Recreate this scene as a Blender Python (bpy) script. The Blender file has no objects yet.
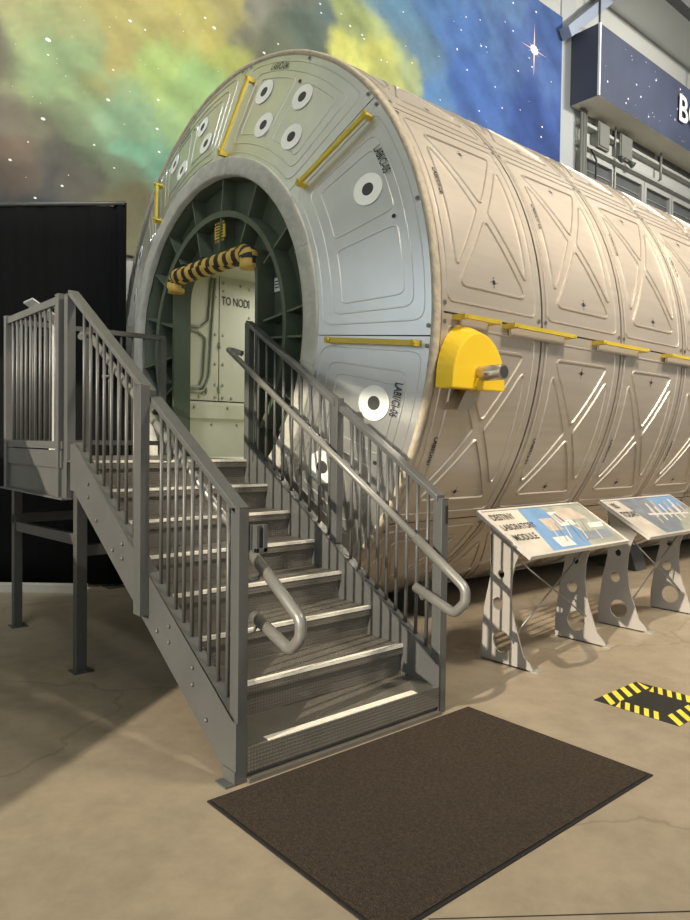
import bpy, bmesh, math, random
from mathutils import Vector, Matrix, noise
random.seed(7)
PI = math.pi
C = bpy.context.scene.collection
sc = bpy.context.scene
CAM = Vector((-1.6526, -2.6102, 1.5)); YAW, PIT, ROLL, FPX = 0.71111, -0.02661, 0.0123, 714.24
KS = 1.06                      # the module and the hall wall are laid out about the camera's survey point, then sized up
def K(p): return CAM + (Vector(p) - CAM) * KS
YC, ZC, R, XF = 2.4207, 2.2879, 2.187, 1.489     # module axis, radius, front edge (survey units)

# ------------------------------------------------------------------ materials
def lin(c):
    return tuple((x/255/12.92 if x/255 <= .04045 else ((x/255+.055)/1.055)**2.4) for x in c) + (1,)
def mat(name, col, rough=.6, metal=0, var=.12, scale=6, bump=0, bscale=60, spec=.5, aniso=None, emit=None):
    m = bpy.data.materials.new(name); m.use_nodes = True
    nt = m.node_tree; N = nt.nodes; L = nt.links; b = N['Principled BSDF']
    c = lin(col)
    tc = N.new('ShaderNodeTexCoord')
    nz = N.new('ShaderNodeTexNoise'); nz.inputs['Scale'].default_value = scale; nz.inputs['Detail'].default_value = 6
    if aniso:
        mp = N.new('ShaderNodeMapping'); mp.inputs['Scale'].default_value = aniso
        L.new(tc.outputs['Object'], mp.inputs['Vector']); L.new(mp.outputs['Vector'], nz.inputs['Vector'])
    else: L.new(tc.outputs['Object'], nz.inputs['Vector'])
    rp = N.new('ShaderNodeValToRGB')
    rp.color_ramp.elements[0].position = .3; rp.color_ramp.elements[1].position = .7
    rp.color_ramp.elements[0].color = tuple(x*(1-var) for x in c[:3]) + (1,)
    rp.color_ramp.elements[1].color = tuple(min(1, x*(1+var)) for x in c[:3]) + (1,)
    L.new(nz.outputs['Fac'], rp.inputs['Fac']); L.new(rp.outputs['Color'], b.inputs['Base Color'])
    b.inputs['Roughness'].default_value = rough; b.inputs['Metallic'].default_value = metal
    b.inputs['Specular IOR Level'].default_value = spec
    if bump:
        n2 = N.new('ShaderNodeTexNoise'); n2.inputs['Scale'].default_value = bscale; n2.inputs['Detail'].default_value = 3
        L.new(tc.outputs['Object'], n2.inputs['Vector'])
        bp = N.new('ShaderNodeBump'); bp.inputs['Strength'].default_value = bump; bp.inputs['Distance'].default_value = .01
        L.new(n2.outputs['Fac'], bp.inputs['Height']); L.new(bp.outputs['Normal'], b.inputs['Normal'])
    if emit:
        b.inputs['Emission Color'].default_value = c; b.inputs['Emission Strength'].default_value = emit
    return m
M = {}
M['steel'] = mat('painted_steel', (100, 102, 101), .45, .35, .08, 5, .08, 120)
M['steel_dark'] = mat('dark_painted_steel', (84, 85, 82), .45, .3, .1, 5)
M['tube'] = mat('tube_steel', (138, 138, 133), .38, .4, .06, 8)
M['bolt'] = mat('bolt_steel', (120, 120, 116), .4, .5, .1, 20)
M['nosing'] = mat('nosing_strip', (246, 241, 226), .55, 0, .1, 40, .3, 150)
M['alu'] = mat('brushed_aluminium', (204, 195, 182), .43, .66, .05, 3, aniso=(.6, 6, 6))
M['alu_dark'] = mat('seam_gap', (70, 66, 60), .6, .3, .1, 4)
M['cone'] = mat('endcone_sheet', (212, 215, 213), .35, .86, .04, 4)
M['seal'] = mat('rim_cloth', (186, 176, 156), .9, 0, .16, 18, .9, 30)
M['collar'] = mat('collar_cloth', (180, 180, 170), .9, 0, .12, 9, .8, 22)
M['green'] = mat('hatch_green', (78, 88, 72), .5, .1, .12, 4)
M['green_lt'] = mat('hatch_green_flange', (88, 99, 82), .5, .1, .1, 4)
M['yellow'] = mat('yellow_rail', (196, 174, 58), .45, 0, .08, 10)
M['yellow_cover'] = mat('yellow_cover', (250, 210, 44), .35, 0, .03, 5)
M['yellow_tape'] = mat('yellow_stripe', (206, 172, 82), .6, 0, .12, 14)
M['black_tape'] = mat('black_stripe', (38, 38, 34), .6, 0, .1, 14)
M['white_dot'] = mat('target_white', (244, 246, 240), .6, 0, .03, 10)
M['dark_dot'] = mat('target_dark', (58, 60, 60), .6, 0, .05, 10)
M['ink'] = mat('black_ink', (40, 40, 42), .6, 0, .03, 10)
M['inner'] = mat('inner_white_green', (208, 208, 188), .5, 0, .04, 3)
M['inner_gray'] = mat('inner_tube_gray', (166, 170, 154), .45, .2, .05, 6)
M['rubber'] = mat('black_rubber', (34, 33, 32), .75, 0, .1, 12)
M['curtain'] = mat('black_cloth', (17, 18, 18), .95, 0, .12, 1.5, .1, 80, spec=.1)
M['wall'] = mat('hall_wall', (176, 176, 168), .8, 0, .04, .6)
M['wall_col'] = mat('hall_column', (168, 170, 166), .7, 0, .04, .8)
M['ceil'] = mat('hall_ceiling', (232, 234, 232), .85, 0, .04, .7)
M['stand'] = mat('stand_pale_paint', (164, 161, 155), .5, .1, .04, 6)
M['stand_face'] = mat('stand_white_rim', (200, 197, 190), .45, .1, .03, 6)
M['sign'] = mat('sign_blue', (58, 64, 84), .6, 0, .16, 1.2)
M['sign_end'] = mat('sign_dark_end', (66, 70, 84), .6, 0, .1, 1.2)
M['sign_under_lit'] = mat('sign_underside_lit', (220, 213, 196), .7, 0, .04, 2)  # pale tone carries the brighter light on the sign's underside
M['white'] = mat('plain_white', (228, 228, 224), .6, 0, .02, 8)
M['glass'] = mat('window_glass', (92, 94, 92), .2, 0, .1, 3)
M['frame'] = mat('window_frame', (166, 166, 158), .6, 0, .03, 4)
M['conduit'] = mat('conduit_gray', (126, 126, 118), .5, .3, .05, 6)
M['tank'] = mat('pin_steel', (196, 184, 164), .28, .85, .04, 8)
M['brace'] = mat('brace_blue_gray', (150, 158, 172), .5, .1, .05, 4)
M['kerb'] = mat('white_kerb', (200, 196, 184), .7, 0, .06, 5)

# diamond plate
def plate_mat():
    m = mat('diamond_plate', (118, 114, 105), .42, .25, .1, 6)
    nt = m.node_tree; N = nt.nodes; L = nt.links; b = N['Principled BSDF']
    def mth(op, a, b_=None):
        n = N.new('ShaderNodeMath'); n.operation = op
        for i, q in enumerate((a, b_)):
            if q is None: continue
            if isinstance(q, (int, float)): n.inputs[i].default_value = q
            else: L.new(q, n.inputs[i])
        return n.outputs[0]
    tc = N.new('ShaderNodeTexCoord'); sp = N.new('ShaderNodeSeparateXYZ'); L.new(tc.outputs['Object'], sp.inputs[0])
    yz = mth('ADD', sp.outputs['Y'], sp.outputs['Z'])
    w1 = mth('SINE', mth('MULTIPLY', mth('ADD', sp.outputs['X'], yz), 190)); w2 = mth('SINE', mth('MULTIPLY', mth('SUBTRACT', sp.outputs['X'], yz), 190))
    h = mth('POWER', mth('MAXIMUM', mth('MULTIPLY', w1, w2), 0), .7)
    bp = N.new('ShaderNodeBump'); bp.inputs['Strength'].default_value = .5; bp.inputs['Distance'].default_value = .004
    L.new(h, bp.inputs['Height']); L.new(bp.outputs['Normal'], b.inputs['Normal'])
    return m
M['plate'] = plate_mat()
def floor_mat():
    m = mat('polished_concrete', (162, 150, 130), .42, 0, .1, .9, .05, 30)
    nt = m.node_tree; N = nt.nodes; L = nt.links; b = N['Principled BSDF']
    tc = N.new('ShaderNodeTexCoord'); base = b.inputs['Base Color'].links[0].from_socket
    n2 = N.new('ShaderNodeTexNoise'); n2.inputs['Scale'].default_value = 5; n2.inputs['Detail'].default_value = 9; n2.inputs['Roughness'].default_value = .7
    L.new(tc.outputs['Object'], n2.inputs['Vector'])
    r2 = N.new('ShaderNodeValToRGB'); r2.color_ramp.elements[0].position = .32; r2.color_ramp.elements[1].position = .62
    r2.color_ramp.elements[0].color = (.72, .71, .69, 1); r2.color_ramp.elements[1].color = (1, 1, 1, 1)
    L.new(n2.outputs['Fac'], r2.inputs['Fac'])
    mx = N.new('ShaderNodeMixRGB'); mx.blend_type = 'MULTIPLY'; mx.inputs['Fac'].default_value = .8
    L.new(base, mx.inputs[1]); L.new(r2.outputs['Color'], mx.inputs[2])
    # hairline cracks
    wn = N.new('ShaderNodeTexNoise'); wn.inputs['Scale'].default_value = 2.5; wn.inputs['Detail'].default_value = 5
    L.new(tc.outputs['Object'], wn.inputs['Vector'])
    ad = N.new('ShaderNodeMixRGB'); ad.blend_type = 'ADD'; ad.inputs['Fac'].default_value = .5
    L.new(tc.outputs['Object'], ad.inputs[1]); L.new(wn.outputs['Color'], ad.inputs[2])
    vo = N.new('ShaderNodeTexVoronoi'); vo.feature = 'DISTANCE_TO_EDGE'; vo.inputs['Scale'].default_value = .42
    L.new(ad.outputs[0], vo.inputs['Vector'])
    r3 = N.new('ShaderNodeValToRGB'); r3.color_ramp.elements[0].color = (.55, .53, .5, 1); r3.color_ramp.elements[1].position = .006
    L.new(vo.outputs['Distance'], r3.inputs['Fac'])
    m2 = N.new('ShaderNodeMixRGB'); m2.blend_type = 'MULTIPLY'; m2.inputs['Fac'].default_value = .6
    L.new(mx.outputs[0], m2.inputs[1]); L.new(r3.outputs['Color'], m2.inputs[2])
    L.new(m2.outputs[0], b.inputs['Base Color'])
    return m
M['floor'] = floor_mat()
def mat_mat():
    m = mat('brown_loop_mat', (66, 58, 50), .95, 0, .3, 70, .8, 160, spec=.15)
    return m
M['mat'] = mat_mat()

# ------------------------------------------------------------------ mesh builder
class MB:
    def __init__(s): s.v = []; s.f = []; s.mi = []; s.sm = []
    def add(s, vs, fs, mi=0, smooth=False):
        o = len(s.v); s.v += [Vector(v) for v in vs]
        for f in fs: s.f.append([i+o for i in f]); s.mi.append(mi); s.sm.append(smooth)
        return s
    def box(s, x0, x1, y0, y1, z0, z1, mi=0):
        vs = [(x, y, z) for x in (x0, x1) for y in (y0, y1) for z in (z0, z1)]
        return s.add(vs, [(0,1,3,2),(4,6,7,5),(0,4,5,1),(2,3,7,6),(0,2,6,4),(1,5,7,3)], mi)
    def beam(s, a, b, w, h, up=(0,0,1), mi=0):
        a, b = Vector(a), Vector(b); d = (b-a).normalized(); u = Vector(up); r = d.cross(u).normalized(); u = r.cross(d)
        vs = [p + r*sx*w/2 + u*sz*h/2 for p in (a, b) for sx, sz in ((-1,-1),(1,-1),(1,1),(-1,1))]
        return s.add(vs, [(0,1,2,3),(7,6,5,4),(0,4,5,1),(1,5,6,2),(2,6,7,3),(3,7,4,0)], mi)
    def tube(s, pts, r, n=10, closed=False, mi=0, caps=True, mifn=None):
        pts = [Vector(p) for p in pts]; m = len(pts); rings = []; prev = None
        for i, p in enumerate(pts):
            if closed: d = pts[(i+1) % m] - pts[i-1]
            else: d = pts[min(i+1, m-1)] - pts[max(i-1, 0)]
            d.normalize()
            if prev is None:
                u = Vector((0,0,1)) if abs(d.z) < .9 else Vector((1,0,0))
                u = (u - d*u.dot(d)).normalized()
            else: u = (prev - d*prev.dot(d)).normalized()
            prev = u; w = d.cross(u); rr = r[i] if isinstance(r, list) else r
            rings.append([p + (u*math.cos(2*PI*k/n) + w*math.sin(2*PI*k/n))*rr for k in range(n)])
        o = len(s.v); s.v += [v for ring in rings for v in ring]
        for i in range(m if closed else m-1):
            j = (i+1) % m
            for k in range(n):
                s.f.append([o+i*n+k, o+i*n+(k+1) % n, o+j*n+(k+1) % n, o+j*n+k]); s.sm.append(True)
                s.mi.append(mifn(i, k) if mifn else mi)
        if caps and not closed:
            s.f.append([o+k for k in range(n)][::-1]); s.mi.append(mi); s.sm.append(False)
            s.f.append([o+(m-1)*n+k for k in range(n)]); s.mi.append(mi); s.sm.append(False)
        return s
    def prism(s, poly, fn0, fn1, mi=0):
        n = len(poly)
        vs = [fn0(*p) for p in poly] + [fn1(*p) for p in poly]
        return s.add(vs, [list(range(n))[::-1], [n+i for i in range(n)]] + [(i, (i+1) % n, n+(i+1) % n, n+i) for i in range(n)], mi)
    def grid(s, fn, us, vs_, mi=0, smooth=True, mifn=None):
        o = len(s.v); nu, nv = len(us), len(vs_)
        for u in us:
            for v in vs_: s.v.append(Vector(fn(u, v)))
        for i in range(nu-1):
            for j in range(nv-1):
                s.f.append([o+i*nv+j, o+(i+1)*nv+j, o+(i+1)*nv+j+1, o+i*nv+j+1]); s.mi.append(mifn(i, j) if mifn else mi); s.sm.append(smooth)
        return s
    def slab(s, fn, us, vs_, h0, h1, mi=0):          # curved sheet with edges: fn(u, v, h)
        s.grid(lambda u, v: fn(u, v, h1), us, vs_, mi)
        edge = [(u, vs_[0]) for u in us] + [(us[-1], v) for v in vs_[1:]] + [(u, vs_[-1]) for u in us[::-1][1:]] + [(us[0], v) for v in vs_[::-1][1:]]
        o = len(s.v); n = len(edge)
        s.v += [Vector(fn(u, v, h1)) for u, v in edge] + [Vector(fn(u, v, h0)) for u, v in edge]
        for i in range(n-1): s.f.append([o+i, o+i+1, o+n+i+1, o+n+i]); s.mi.append(mi); s.sm.append(False)
        return s
    def build(s, name, mats, parent=None, xf=None, loc=None, bevel=0, recalc=True):
        me = bpy.data.meshes.new(name)
        vv = [xf(v) for v in s.v] if xf else s.v
        off = Vector(loc) if loc is not None else (parent_world(parent) if parent else Vector((0,0,0)))
        me.from_pydata([tuple(v-off) for v in vv], [], s.f)
        if not isinstance(mats, (list, tuple)): mats = [mats]
        for m in mats: me.materials.append(m)
        for p, mi, sm in zip(me.polygons, s.mi, s.sm): p.material_index = mi; p.use_smooth = sm
        if recalc:
            bm = bmesh.new(); bm.from_mesh(me); bmesh.ops.recalc_face_normals(bm, faces=bm.faces); bm.to_mesh(me); bm.free()
        o = bpy.data.objects.new(name, me); C.objects.link(o)
        if parent: o.parent = parent
        else: o.location = off
        WORLD[o.name] = off
        if bevel:
            b = o.modifiers.new('bevel', 'BEVEL'); b.width = bevel; b.segments = 2; b.limit_method = 'ANGLE'
        return o
WORLD = {}
def parent_world(o): return WORLD[o.name]
def thing(name, label, cat, loc=(0,0,0), group=None):
    o = bpy.data.objects.new(name, None); o.empty_display_size = .1; C.objects.link(o); o.location = loc
    WORLD[o.name] = Vector(loc); return tag(o, label, cat, group)
def tag(o, label, cat, group=None):
    o['label'] = label; o['category'] = cat
    if group: o['group'] = group
    return o
def struct(name, mb, m, parent=None, xf=None, **k):
    o = mb.build(name, m, parent, xf, **k)
    if not parent: o['kind'] = 'structure'
    return o
def fillet(poly, r, n=5, closed=True):
    out = []; m = len(poly)
    for i in range(m):
        p = Vector(poly[i])
        if not closed and i in (0, m-1): out.append(p); continue
        a, b = Vector(poly[i-1]), Vector(poly[(i+1) % m])
        da, db = (a-p), (b-p); la, lb = da.length, db.length; da.normalize(); db.normalize()
        ang = da.angle(db); t = min(r/math.tan(ang/2), la*.45, lb*.45)
        p0, p1 = p+da*t, p+db*t
        for k in range(n+1):
            s = k/n; out.append(p0*(1-s)**2 + p*2*s*(1-s) + p1*s*s)
    return out
def resample(pts, step, closed=True):
    out = []; m = len(pts)
    for i in range(m if closed else m-1):
        a, b = pts[i], pts[(i+1) % m]; n = max(1, int((b-a).length/step))
        for k in range(n): out.append(a.lerp(b, k/n))
    if not closed: out.append(pts[-1])
    return out
def bead(mb, pts, fn, w, h, base=0, closed=True, mi=0):    # raised pressed rib along a path of the sheet
    m = len(pts); rows = []
    for i, p in enumerate(pts):
        d = (pts[(i+1) % m] - pts[i-1]) if closed else (pts[min(i+1, m-1)] - pts[max(i-1, 0)])
        n = Vector((-d.y, d.x)).normalized()
        rows.append([fn(*(p + n*o), base+hh) for o, hh in ((-w, 0), (-w*.45, h), (w*.45, h), (w, 0))])
    o = len(mb.v); mb.v += [Vector(v) for r_ in rows for v in r_]
    for i in range(m if closed else m-1):
        j = (i+1) % m
        for k in range(3):
            mb.f.append([o+i*4+k, o+j*4+k, o+j*4+k+1, o+i*4+k+1]); mb.mi.append(mi); mb.sm.append(False)
_txt = {}
def text_geo(s):
    if s in _txt: return _txt[s]
    cu = bpy.data.curves.new('t', 'FONT'); cu.body = s.replace('1', 'I'); cu.align_x = 'CENTER'; cu.align_y = 'CENTER'; cu.size = 1; cu.resolution_u = 3; cu.offset = .014
    o = bpy.data.objects.new('t', cu); C.objects.link(o)
    dg = bpy.context.evaluated_depsgraph_get(); me = bpy.data.meshes.new_from_object(o.evaluated_get(dg))
    g = ([(v.co.x, v.co.y) for v in me.vertices], [list(p.vertices) for p in me.polygons])
    bpy.data.objects.remove(o); bpy.data.curves.remove(cu); bpy.data.meshes.remove(me)
    _txt[s] = g; return g
def lettering(s, fn, m, parent, xf=None, name='lettering', flat=False):
    vs, fs = text_geo(s); mb = MB(); mb.add([fn(x, y) for x, y in vs], fs)
    return mb.build(name, m, parent, xf, recalc=False)
def lsp(a, b, n): return [a + (b-a)*i/(n-1) for i in range(n)]
rad = math.radians

# ------------------------------------------------------------------ setting
mb = MB(); mb.box(-16, 22, -12, 5.9, -.1, 0); fl = struct('floor', mb, M['floor'])
mb = MB(); mb.box(-14, 22, 5.2, 5.4, -.2, 10.45); struct('wall_back', mb, M['wall'], xf=K)
mb = MB(); mb.box(-14, 22, -9, 5.2, 10.45, 10.6); struct('ceiling', mb, M['ceil'], xf=K)
mb = MB(); mb.box(-14, 22, 3.9, 4.1, 10.15, 10.45); struct('trim_1', mb, M['steel_dark'], xf=K)
# unseen far wall of the hall, tall opening sized to keep the sun low
mb = MB(); mb.box(-9.3, -9, -9, 5.5, 6.55, 11); mb.box(-9.3, -9, 3.9, 5.5, 0, 6.55); struct('wall_left', mb, M['wall'])
mb = MB(); mb.prism([(0.0, -1.118), (1.0, -1.875), (6.0, -5.6), (6.0, -5.606), (0.997, -1.881), (0.0, -1.124)], lambda x, y: Vector((x, y, 0)), lambda x, y: Vector((x, y, .0008)))
struct('floor_joint', mb, M['rubber'])
# unseen blocker added left of the camera to shade the floor by the stairs
def blocker_poly():
    a, b = Vector((-8.0, -1.73)), Vector((-1.75, 2.625)); d = (b-a).normalized(); n = Vector((-d.y, d.x))*.1
    return [a, b, b+n, a+n]
mb = MB(); mb.prism([tuple(p) for p in blocker_poly()], lambda x, y: Vector((x, y, 0)), lambda x, y: Vector((x, y, 2.24)))
mb.box(-1.85, -1.75, 2.60, 5.1, 0, 2.24); struct('shade_blocker', mb, M['wall'])
mb = MB(); mb.box(10.32, 10.80, 5.175, 5.2, -.1, 10.45)
struct('column', mb, M['wall_col'], xf=K)
mb = MB(); mb.beam((10.22, 5.02, 9.15), (11.75, 5.02, 10.42), .2, .2, up=(0, 1, 0)); struct('roof_brace', mb, M['brace'], xf=K)
# window strip in the right part of the back wall
for i, x0 in enumerate((11.05, 12.3, 13.62, 14.9, 16.2)):
    mb = MB(); x1 = x0+1.1
    mb.box(x0-.1, x0, 5.1, 5.2, 6.2, 7.24); mb.box(x1, x1+.1, 5.1, 5.2, 6.2, 7.24); mb.box(x0, x1, 5.1, 5.2, 7.14, 7.24); mb.box(x0, x1, 5.1, 5.2, 6.2, 6.3)
    w = struct('window_%d' % (i+1), mb, M['frame'], xf=K)
    mb = MB(); mb.box(x0, x1, 5.17, 5.19, 6.3, 7.14); mb.build('pane', M['glass'], w, K)
    mb = MB()
    for k in range(2): mb.box(x0, x1, 5.15, 5.17, 6.72+k*.2, 6.73+k*.2)
    mb.build('glazing_bar', M['frame'], w, K)
mb = MB(); mb.box(10.9, 20, 5.08, 5.2, 7.34, 7.4); struct('trim_2', mb, M['frame'], xf=K)
mb = MB(); mb.box(10.9, 20, 5.05, 5.2, 7.72, 7.78); struct('trim_3', mb, M['frame'], xf=K)
for i, x0 in enumerate((12.3, 14.3, 16.3)):
    mb = MB(); mb.box(x0, x0+1.75, 5.14, 5.2, 7.9, 8.3); struct('trim_%d' % (i+4), mb, M['steel_dark'], xf=K)
# conduits and boxes under the sign
for i, (x, z0, z1, r) in enumerate(((10.87, .085, 7.98, .03), (10.95, .085, 7.98, .04), (11.04, .085, 7.98, .025), (12.12, 7.42, 7.98, .02), (14.1, 7.4, 7.98, .03))):
    mb = MB(); mb.tube([(x, 5.05, z0), (x, 5.05, z1)] if z0 < 1 else [(x, 5.2, z0), (x, 5.03, z0), (x, 5.03, z1)], r, 8); o = mb.build('conduit_pipe', M['conduit'], None, K)
    tag(o, ['thin grey wall pipe closest to the pale column', 'thick grey wall pipe second from the pale column', 'slim grey wall pipe third from the pale column',
            'short grey drop pipe beside the wall boxes under the blue sign', 'lone grey drop pipe under the middle of the blue sign'][i], 'pipe', 'wall pipes under the sign')
for i, (x, z, w_, h_) in enumerate(((11.45, 7.41, .42, .5), (12.3, 7.42, .5, .5))):
    mb = MB(); mb.box(x, x+w_, 5.02, 5.2, z, z+h_); mb.box(x+.03, x+w_-.03, 5.0, 5.02, z+.03, z+h_-.03)
    o = mb.build('junction_box', M['conduit'], None, K)
    tag(o, ['grey wall box nearer the column under the blue sign', 'grey wall box farther from the column under the blue sign'][i], 'electrical box', 'wall boxes under the sign')
for i, x in enumerate((12.2, 12.62)):
    mb = MB(); mb.tube([(x, 4.99, 7.41), (x, 4.97, 7.37)], .03, 8); mb.tube([(x, 4.97, 7.37), (x+.02, 4.9, 7.30)], [.05, .07], 10)
    o = mb.build('spot_lamp', M['steel_dark'], None, K)
    tag(o, ['small dark spot lamp left of the other under the wall box', 'small dark spot lamp right of the other under the wall box'][i], 'lamp', 'small spot lamps below the sign')
mb = MB(); mb.tube([(11.3, 5.12, 7.4), (11.36, 5.0, 7.1), (11.42, 5.05, 6.7), (11.45, 5.14, 6.3)], .018, 6)
tag(mb.build('hanging_cable', M['rubber'], None, K), 'black cable hanging in front of the leftmost wall window', 'cable')

# ------------------------------------------------------------------ mural (printed nebula)
CP = [((0,0),(178,166,112)),((30,30),(160,166,104)),((100,20),(174, 164, 88)),((200,20),(190, 180, 84)),((228,52),(180, 188, 84)),((60,60),(142,168,112)),
((120,100),(132,168,126)),((165,60),(170,196,104)),((200,80),(152,190,112)),((130,150),(114,168,134)),((150,185),(108,162,132)),((90,130),(116,132,96)),
((40,110),(116,114,90)),((10,130),(110,94,76)),((0,90),(112,104,86)),((40,180),(72,72,70)),((8,200),(56,62,70)),((80,190),(88,86,74)),((120,215),(108,104,74)),
((105,170),(104,118,90)),((270,15),(124,124,108)),((290,60),(104,110,88)),((250,32),(132,132,108)),((318,20),(104,122,116)),((310,45),(96,110,96)),((345,20),(176,188,108)),((350,58),(222,220,92)),
((382,88),(196,198,92)),((400,20),(84,128,168)),((410,60),(84,118,152)),((400,78),(160,170,110)),((432,92),(66,116,178)),((460,30),(58,102,180)),((480,100),(46,90,172)),
((520,40),(62,96,168)),((540,130),(34,72,156)),((552,40),(46,82,156)),((500,10),(80,118,176)),((440,10),(66,112,178)),((240,5),(178, 168, 98)),((150,0),(182, 172, 92)),((70,100),(124,140,100)),((55,150),(92,92,80)),((20,165),(92,84,72)),((0,150),(92,80,68))]
def cam_ray(px, py):
    fw = Vector((math.sin(YAW)*math.cos(PIT), math.cos(YAW)*math.cos(PIT), math.sin(PIT)))
    rt = Vector((math.cos(YAW), -math.sin(YAW), 0)); up = rt.cross(fw)
    r2 = rt*math.cos(ROLL)+up*math.sin(ROLL); u2 = -rt*math.sin(ROLL)+up*math.cos(ROLL)
    return fw, r2, u2, fw + r2*((px-345)/FPX) + u2*((460-py)/FPX)
MY = 5.14
def on_wall(px, py):
    d = cam_ray(px, py)[3]; t = (MY-CAM.y)/d.y; return (CAM + d*t)
cps = []
for (px, py), col in CP:
    p = on_wall(px, py); cps.append((p.x, p.z, [(.84 if k_ == 2 and col[2] == max(col) else 1)*(q*.82+.18*sum(lin(col)[:3])/3)*.95+.006 for k_, q in enumerate(lin(col)[:3])]))
def mural_col(x, z):
    wx = x + .5*noise.fractal(Vector((x*.9, z*.9, 3.1)), .9, 2.1, 5) ; wz = z + .45*noise.fractal(Vector((x*.9, z*.9, 8.7)), .9, 2.1, 5)
    tw = 0; acc = [0, 0, 0]
    for cx, cz, c in cps:
        sx = .55 + .035*max(cx, 0)                 # the print is denser in detail at its near end
        w = 1/(((wx-cx)/sx)**2 + ((wz-cz)/.55)**2 + .05)**2.5
        tw += w
        for k in range(3): acc[k] += w*c[k]
    f = 1.0 + .16*noise.fractal(Vector((x*2.2+z*1.4, z*3.1-x*1.2, 5.7)), .7, 2.1, 5) + .32*noise.fractal(Vector((x*.55 + z*.45, z*1.3 + x*.9, 1.7)), .8, 2.1, 7)
    return [min(1, max(0, a/tw*f)) for a in acc]
mx0, mx1, mz0, mz1 = -3.2, 10.3, 3.57, 9.53
NU, NV = 240, 110
mb = MB(); us, vs = lsp(mx0, mx1, NU), lsp(mz0, mz1, NV)
mb.grid(lambda u, v: (u, MY, v), us, vs, 0, False)
nprint = len(mb.v)
mb.box(mx0, mx1, MY+.001, 5.199, mz0, mz1, 1)
stars = [(48,40,3.2),(108,100,2.4),(43,119,2.6),(130,21,2.2),(145,30,1.4),(214,28,2.6),(205,18,1.8),(158,100,2),(157,129,2),(159,152,1.8),(113,70,1.5),(10,160,2),(62,186,1.8),(35,198,1.8),(94,145,1.6),(114,168,1.3),
(28,142,1.2),(48,55,1.4),(264,53,2.2),(278,44,1.4),(320,4,1.6),(321,13,1.5),(341,14,1.3),(350,26,1.8),(362,35,1.8),(364,39,1.6),(381,60,1.6),(387,62,1.4),(412,63,1.2),(403,12,1.2),(457,49,1.4),(461,30,1.2),
(466,17,1.2),(481,46,1.5),(486,47,1.2),(467,70,1.4),(495,87,1.2),(479,111,1.4),(502,108,1.4),(513,3,1.6),(513,31,1.4),(532,67,1.5),(518,71,1.3),(529,58,1.2),(542,127,1.6),(541,137,1.6),(551,82,1),(536,12,1.6),(505,22,1),(457,50,1),(440,100,1),(520,110,1),(480,20,1)]
for i in range(70): stars.append((random.uniform(0, 556), random.uniform(-20, 210), random.uniform(.45, .8)))
for px, py, r in stars:
    p = on_wall(px, py)
    if not (mx0+.1 < p.x < mx1-.1 and mz0+.1 < p.z < mz1-.1): continue
    rr = r*.5*(p-CAM).length/FPX
    mb.add([(p.x+rr*1.5*math.cos(k*PI/4), MY-.004, p.z+rr*math.sin(k*PI/4)) for k in range(8)], [list(range(8))], 2)
p = on_wall(534, 50); q = (p-CAM).length/FPX
for a, l, w in ((0, 13, .7), (PI/2, 22, .8), (.5, 7, .5), (-.6, 7, .5)):
    ca, sa = math.cos(a), math.sin(a)
    pts = [(-l, 0), (0, -w), (l, 0), (0, w)]
    mb.add([(p.x+(x*ca-y*sa)*q*1.4, MY-.005, p.z+(x*sa+y*ca)*q) for x, y in pts], [(0,1,2,3)], 3)
mb.add([(p.x+4*q*1.4*math.cos(k*PI/6), MY-.007, p.z+4*q*math.sin(k*PI/6)) for k in range(12)], [list(range(12))], 2)
mm = bpy.data.materials.new('nebula_print'); mm.use_nodes = True
N = mm.node_tree.nodes; L = mm.node_tree.links; b = N['Principled BSDF']; b.inputs['Roughness'].default_value = .75; b.inputs['Specular IOR Level'].default_value = .2
at = N.new('ShaderNodeVertexColor'); at.layer_name = 'Print'
nz = N.new('ShaderNodeTexNoise'); nz.inputs['Scale'].default_value = 3; nz.inputs['Detail'].default_value = 10; nz.inputs['Roughness'].default_value = .6
tc = N.new('ShaderNodeTexCoord'); L.new(tc.outputs['Object'], nz.inputs['Vector'])
rp = N.new('ShaderNodeValToRGB'); rp.color_ramp.elements[0].color = (.8,.8,.8,1); rp.color_ramp.elements[1].color = (1,1,1,1); rp.color_ramp.elements[0].position = .35; rp.color_ramp.elements[1].position = .6
L.new(nz.outputs['Fac'], rp.inputs['Fac'])
mxn = N.new('ShaderNodeMixRGB'); mxn.blend_type = 'MULTIPLY'; mxn.inputs['Fac'].default_value = .6
L.new(at.outputs['Color'], mxn.inputs[1]); L.new(rp.outputs['Color'], mxn.inputs[2]); L.new(mxn.outputs[0], b.inputs['Base Color'])
mural = mb.build('mural', [mm, M['white'], M['white'], mat('star_glint', (240, 190, 160), .7)], None, K, recalc=False)
ca = mural.data.color_attributes.new('Print', 'FLOAT_COLOR', 'POINT')
for i in range(len(mural.data.vertices)):
    if i < nprint: u, v = us[i//NV], vs[i % NV]; c = mural_col(u, v)
    else: c = [1, 1, 1]
    ca.data[i].color = (*c, 1)
tag(mural, 'huge printed green, yellow and blue nebula mural on the back wall', 'mural')

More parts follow.
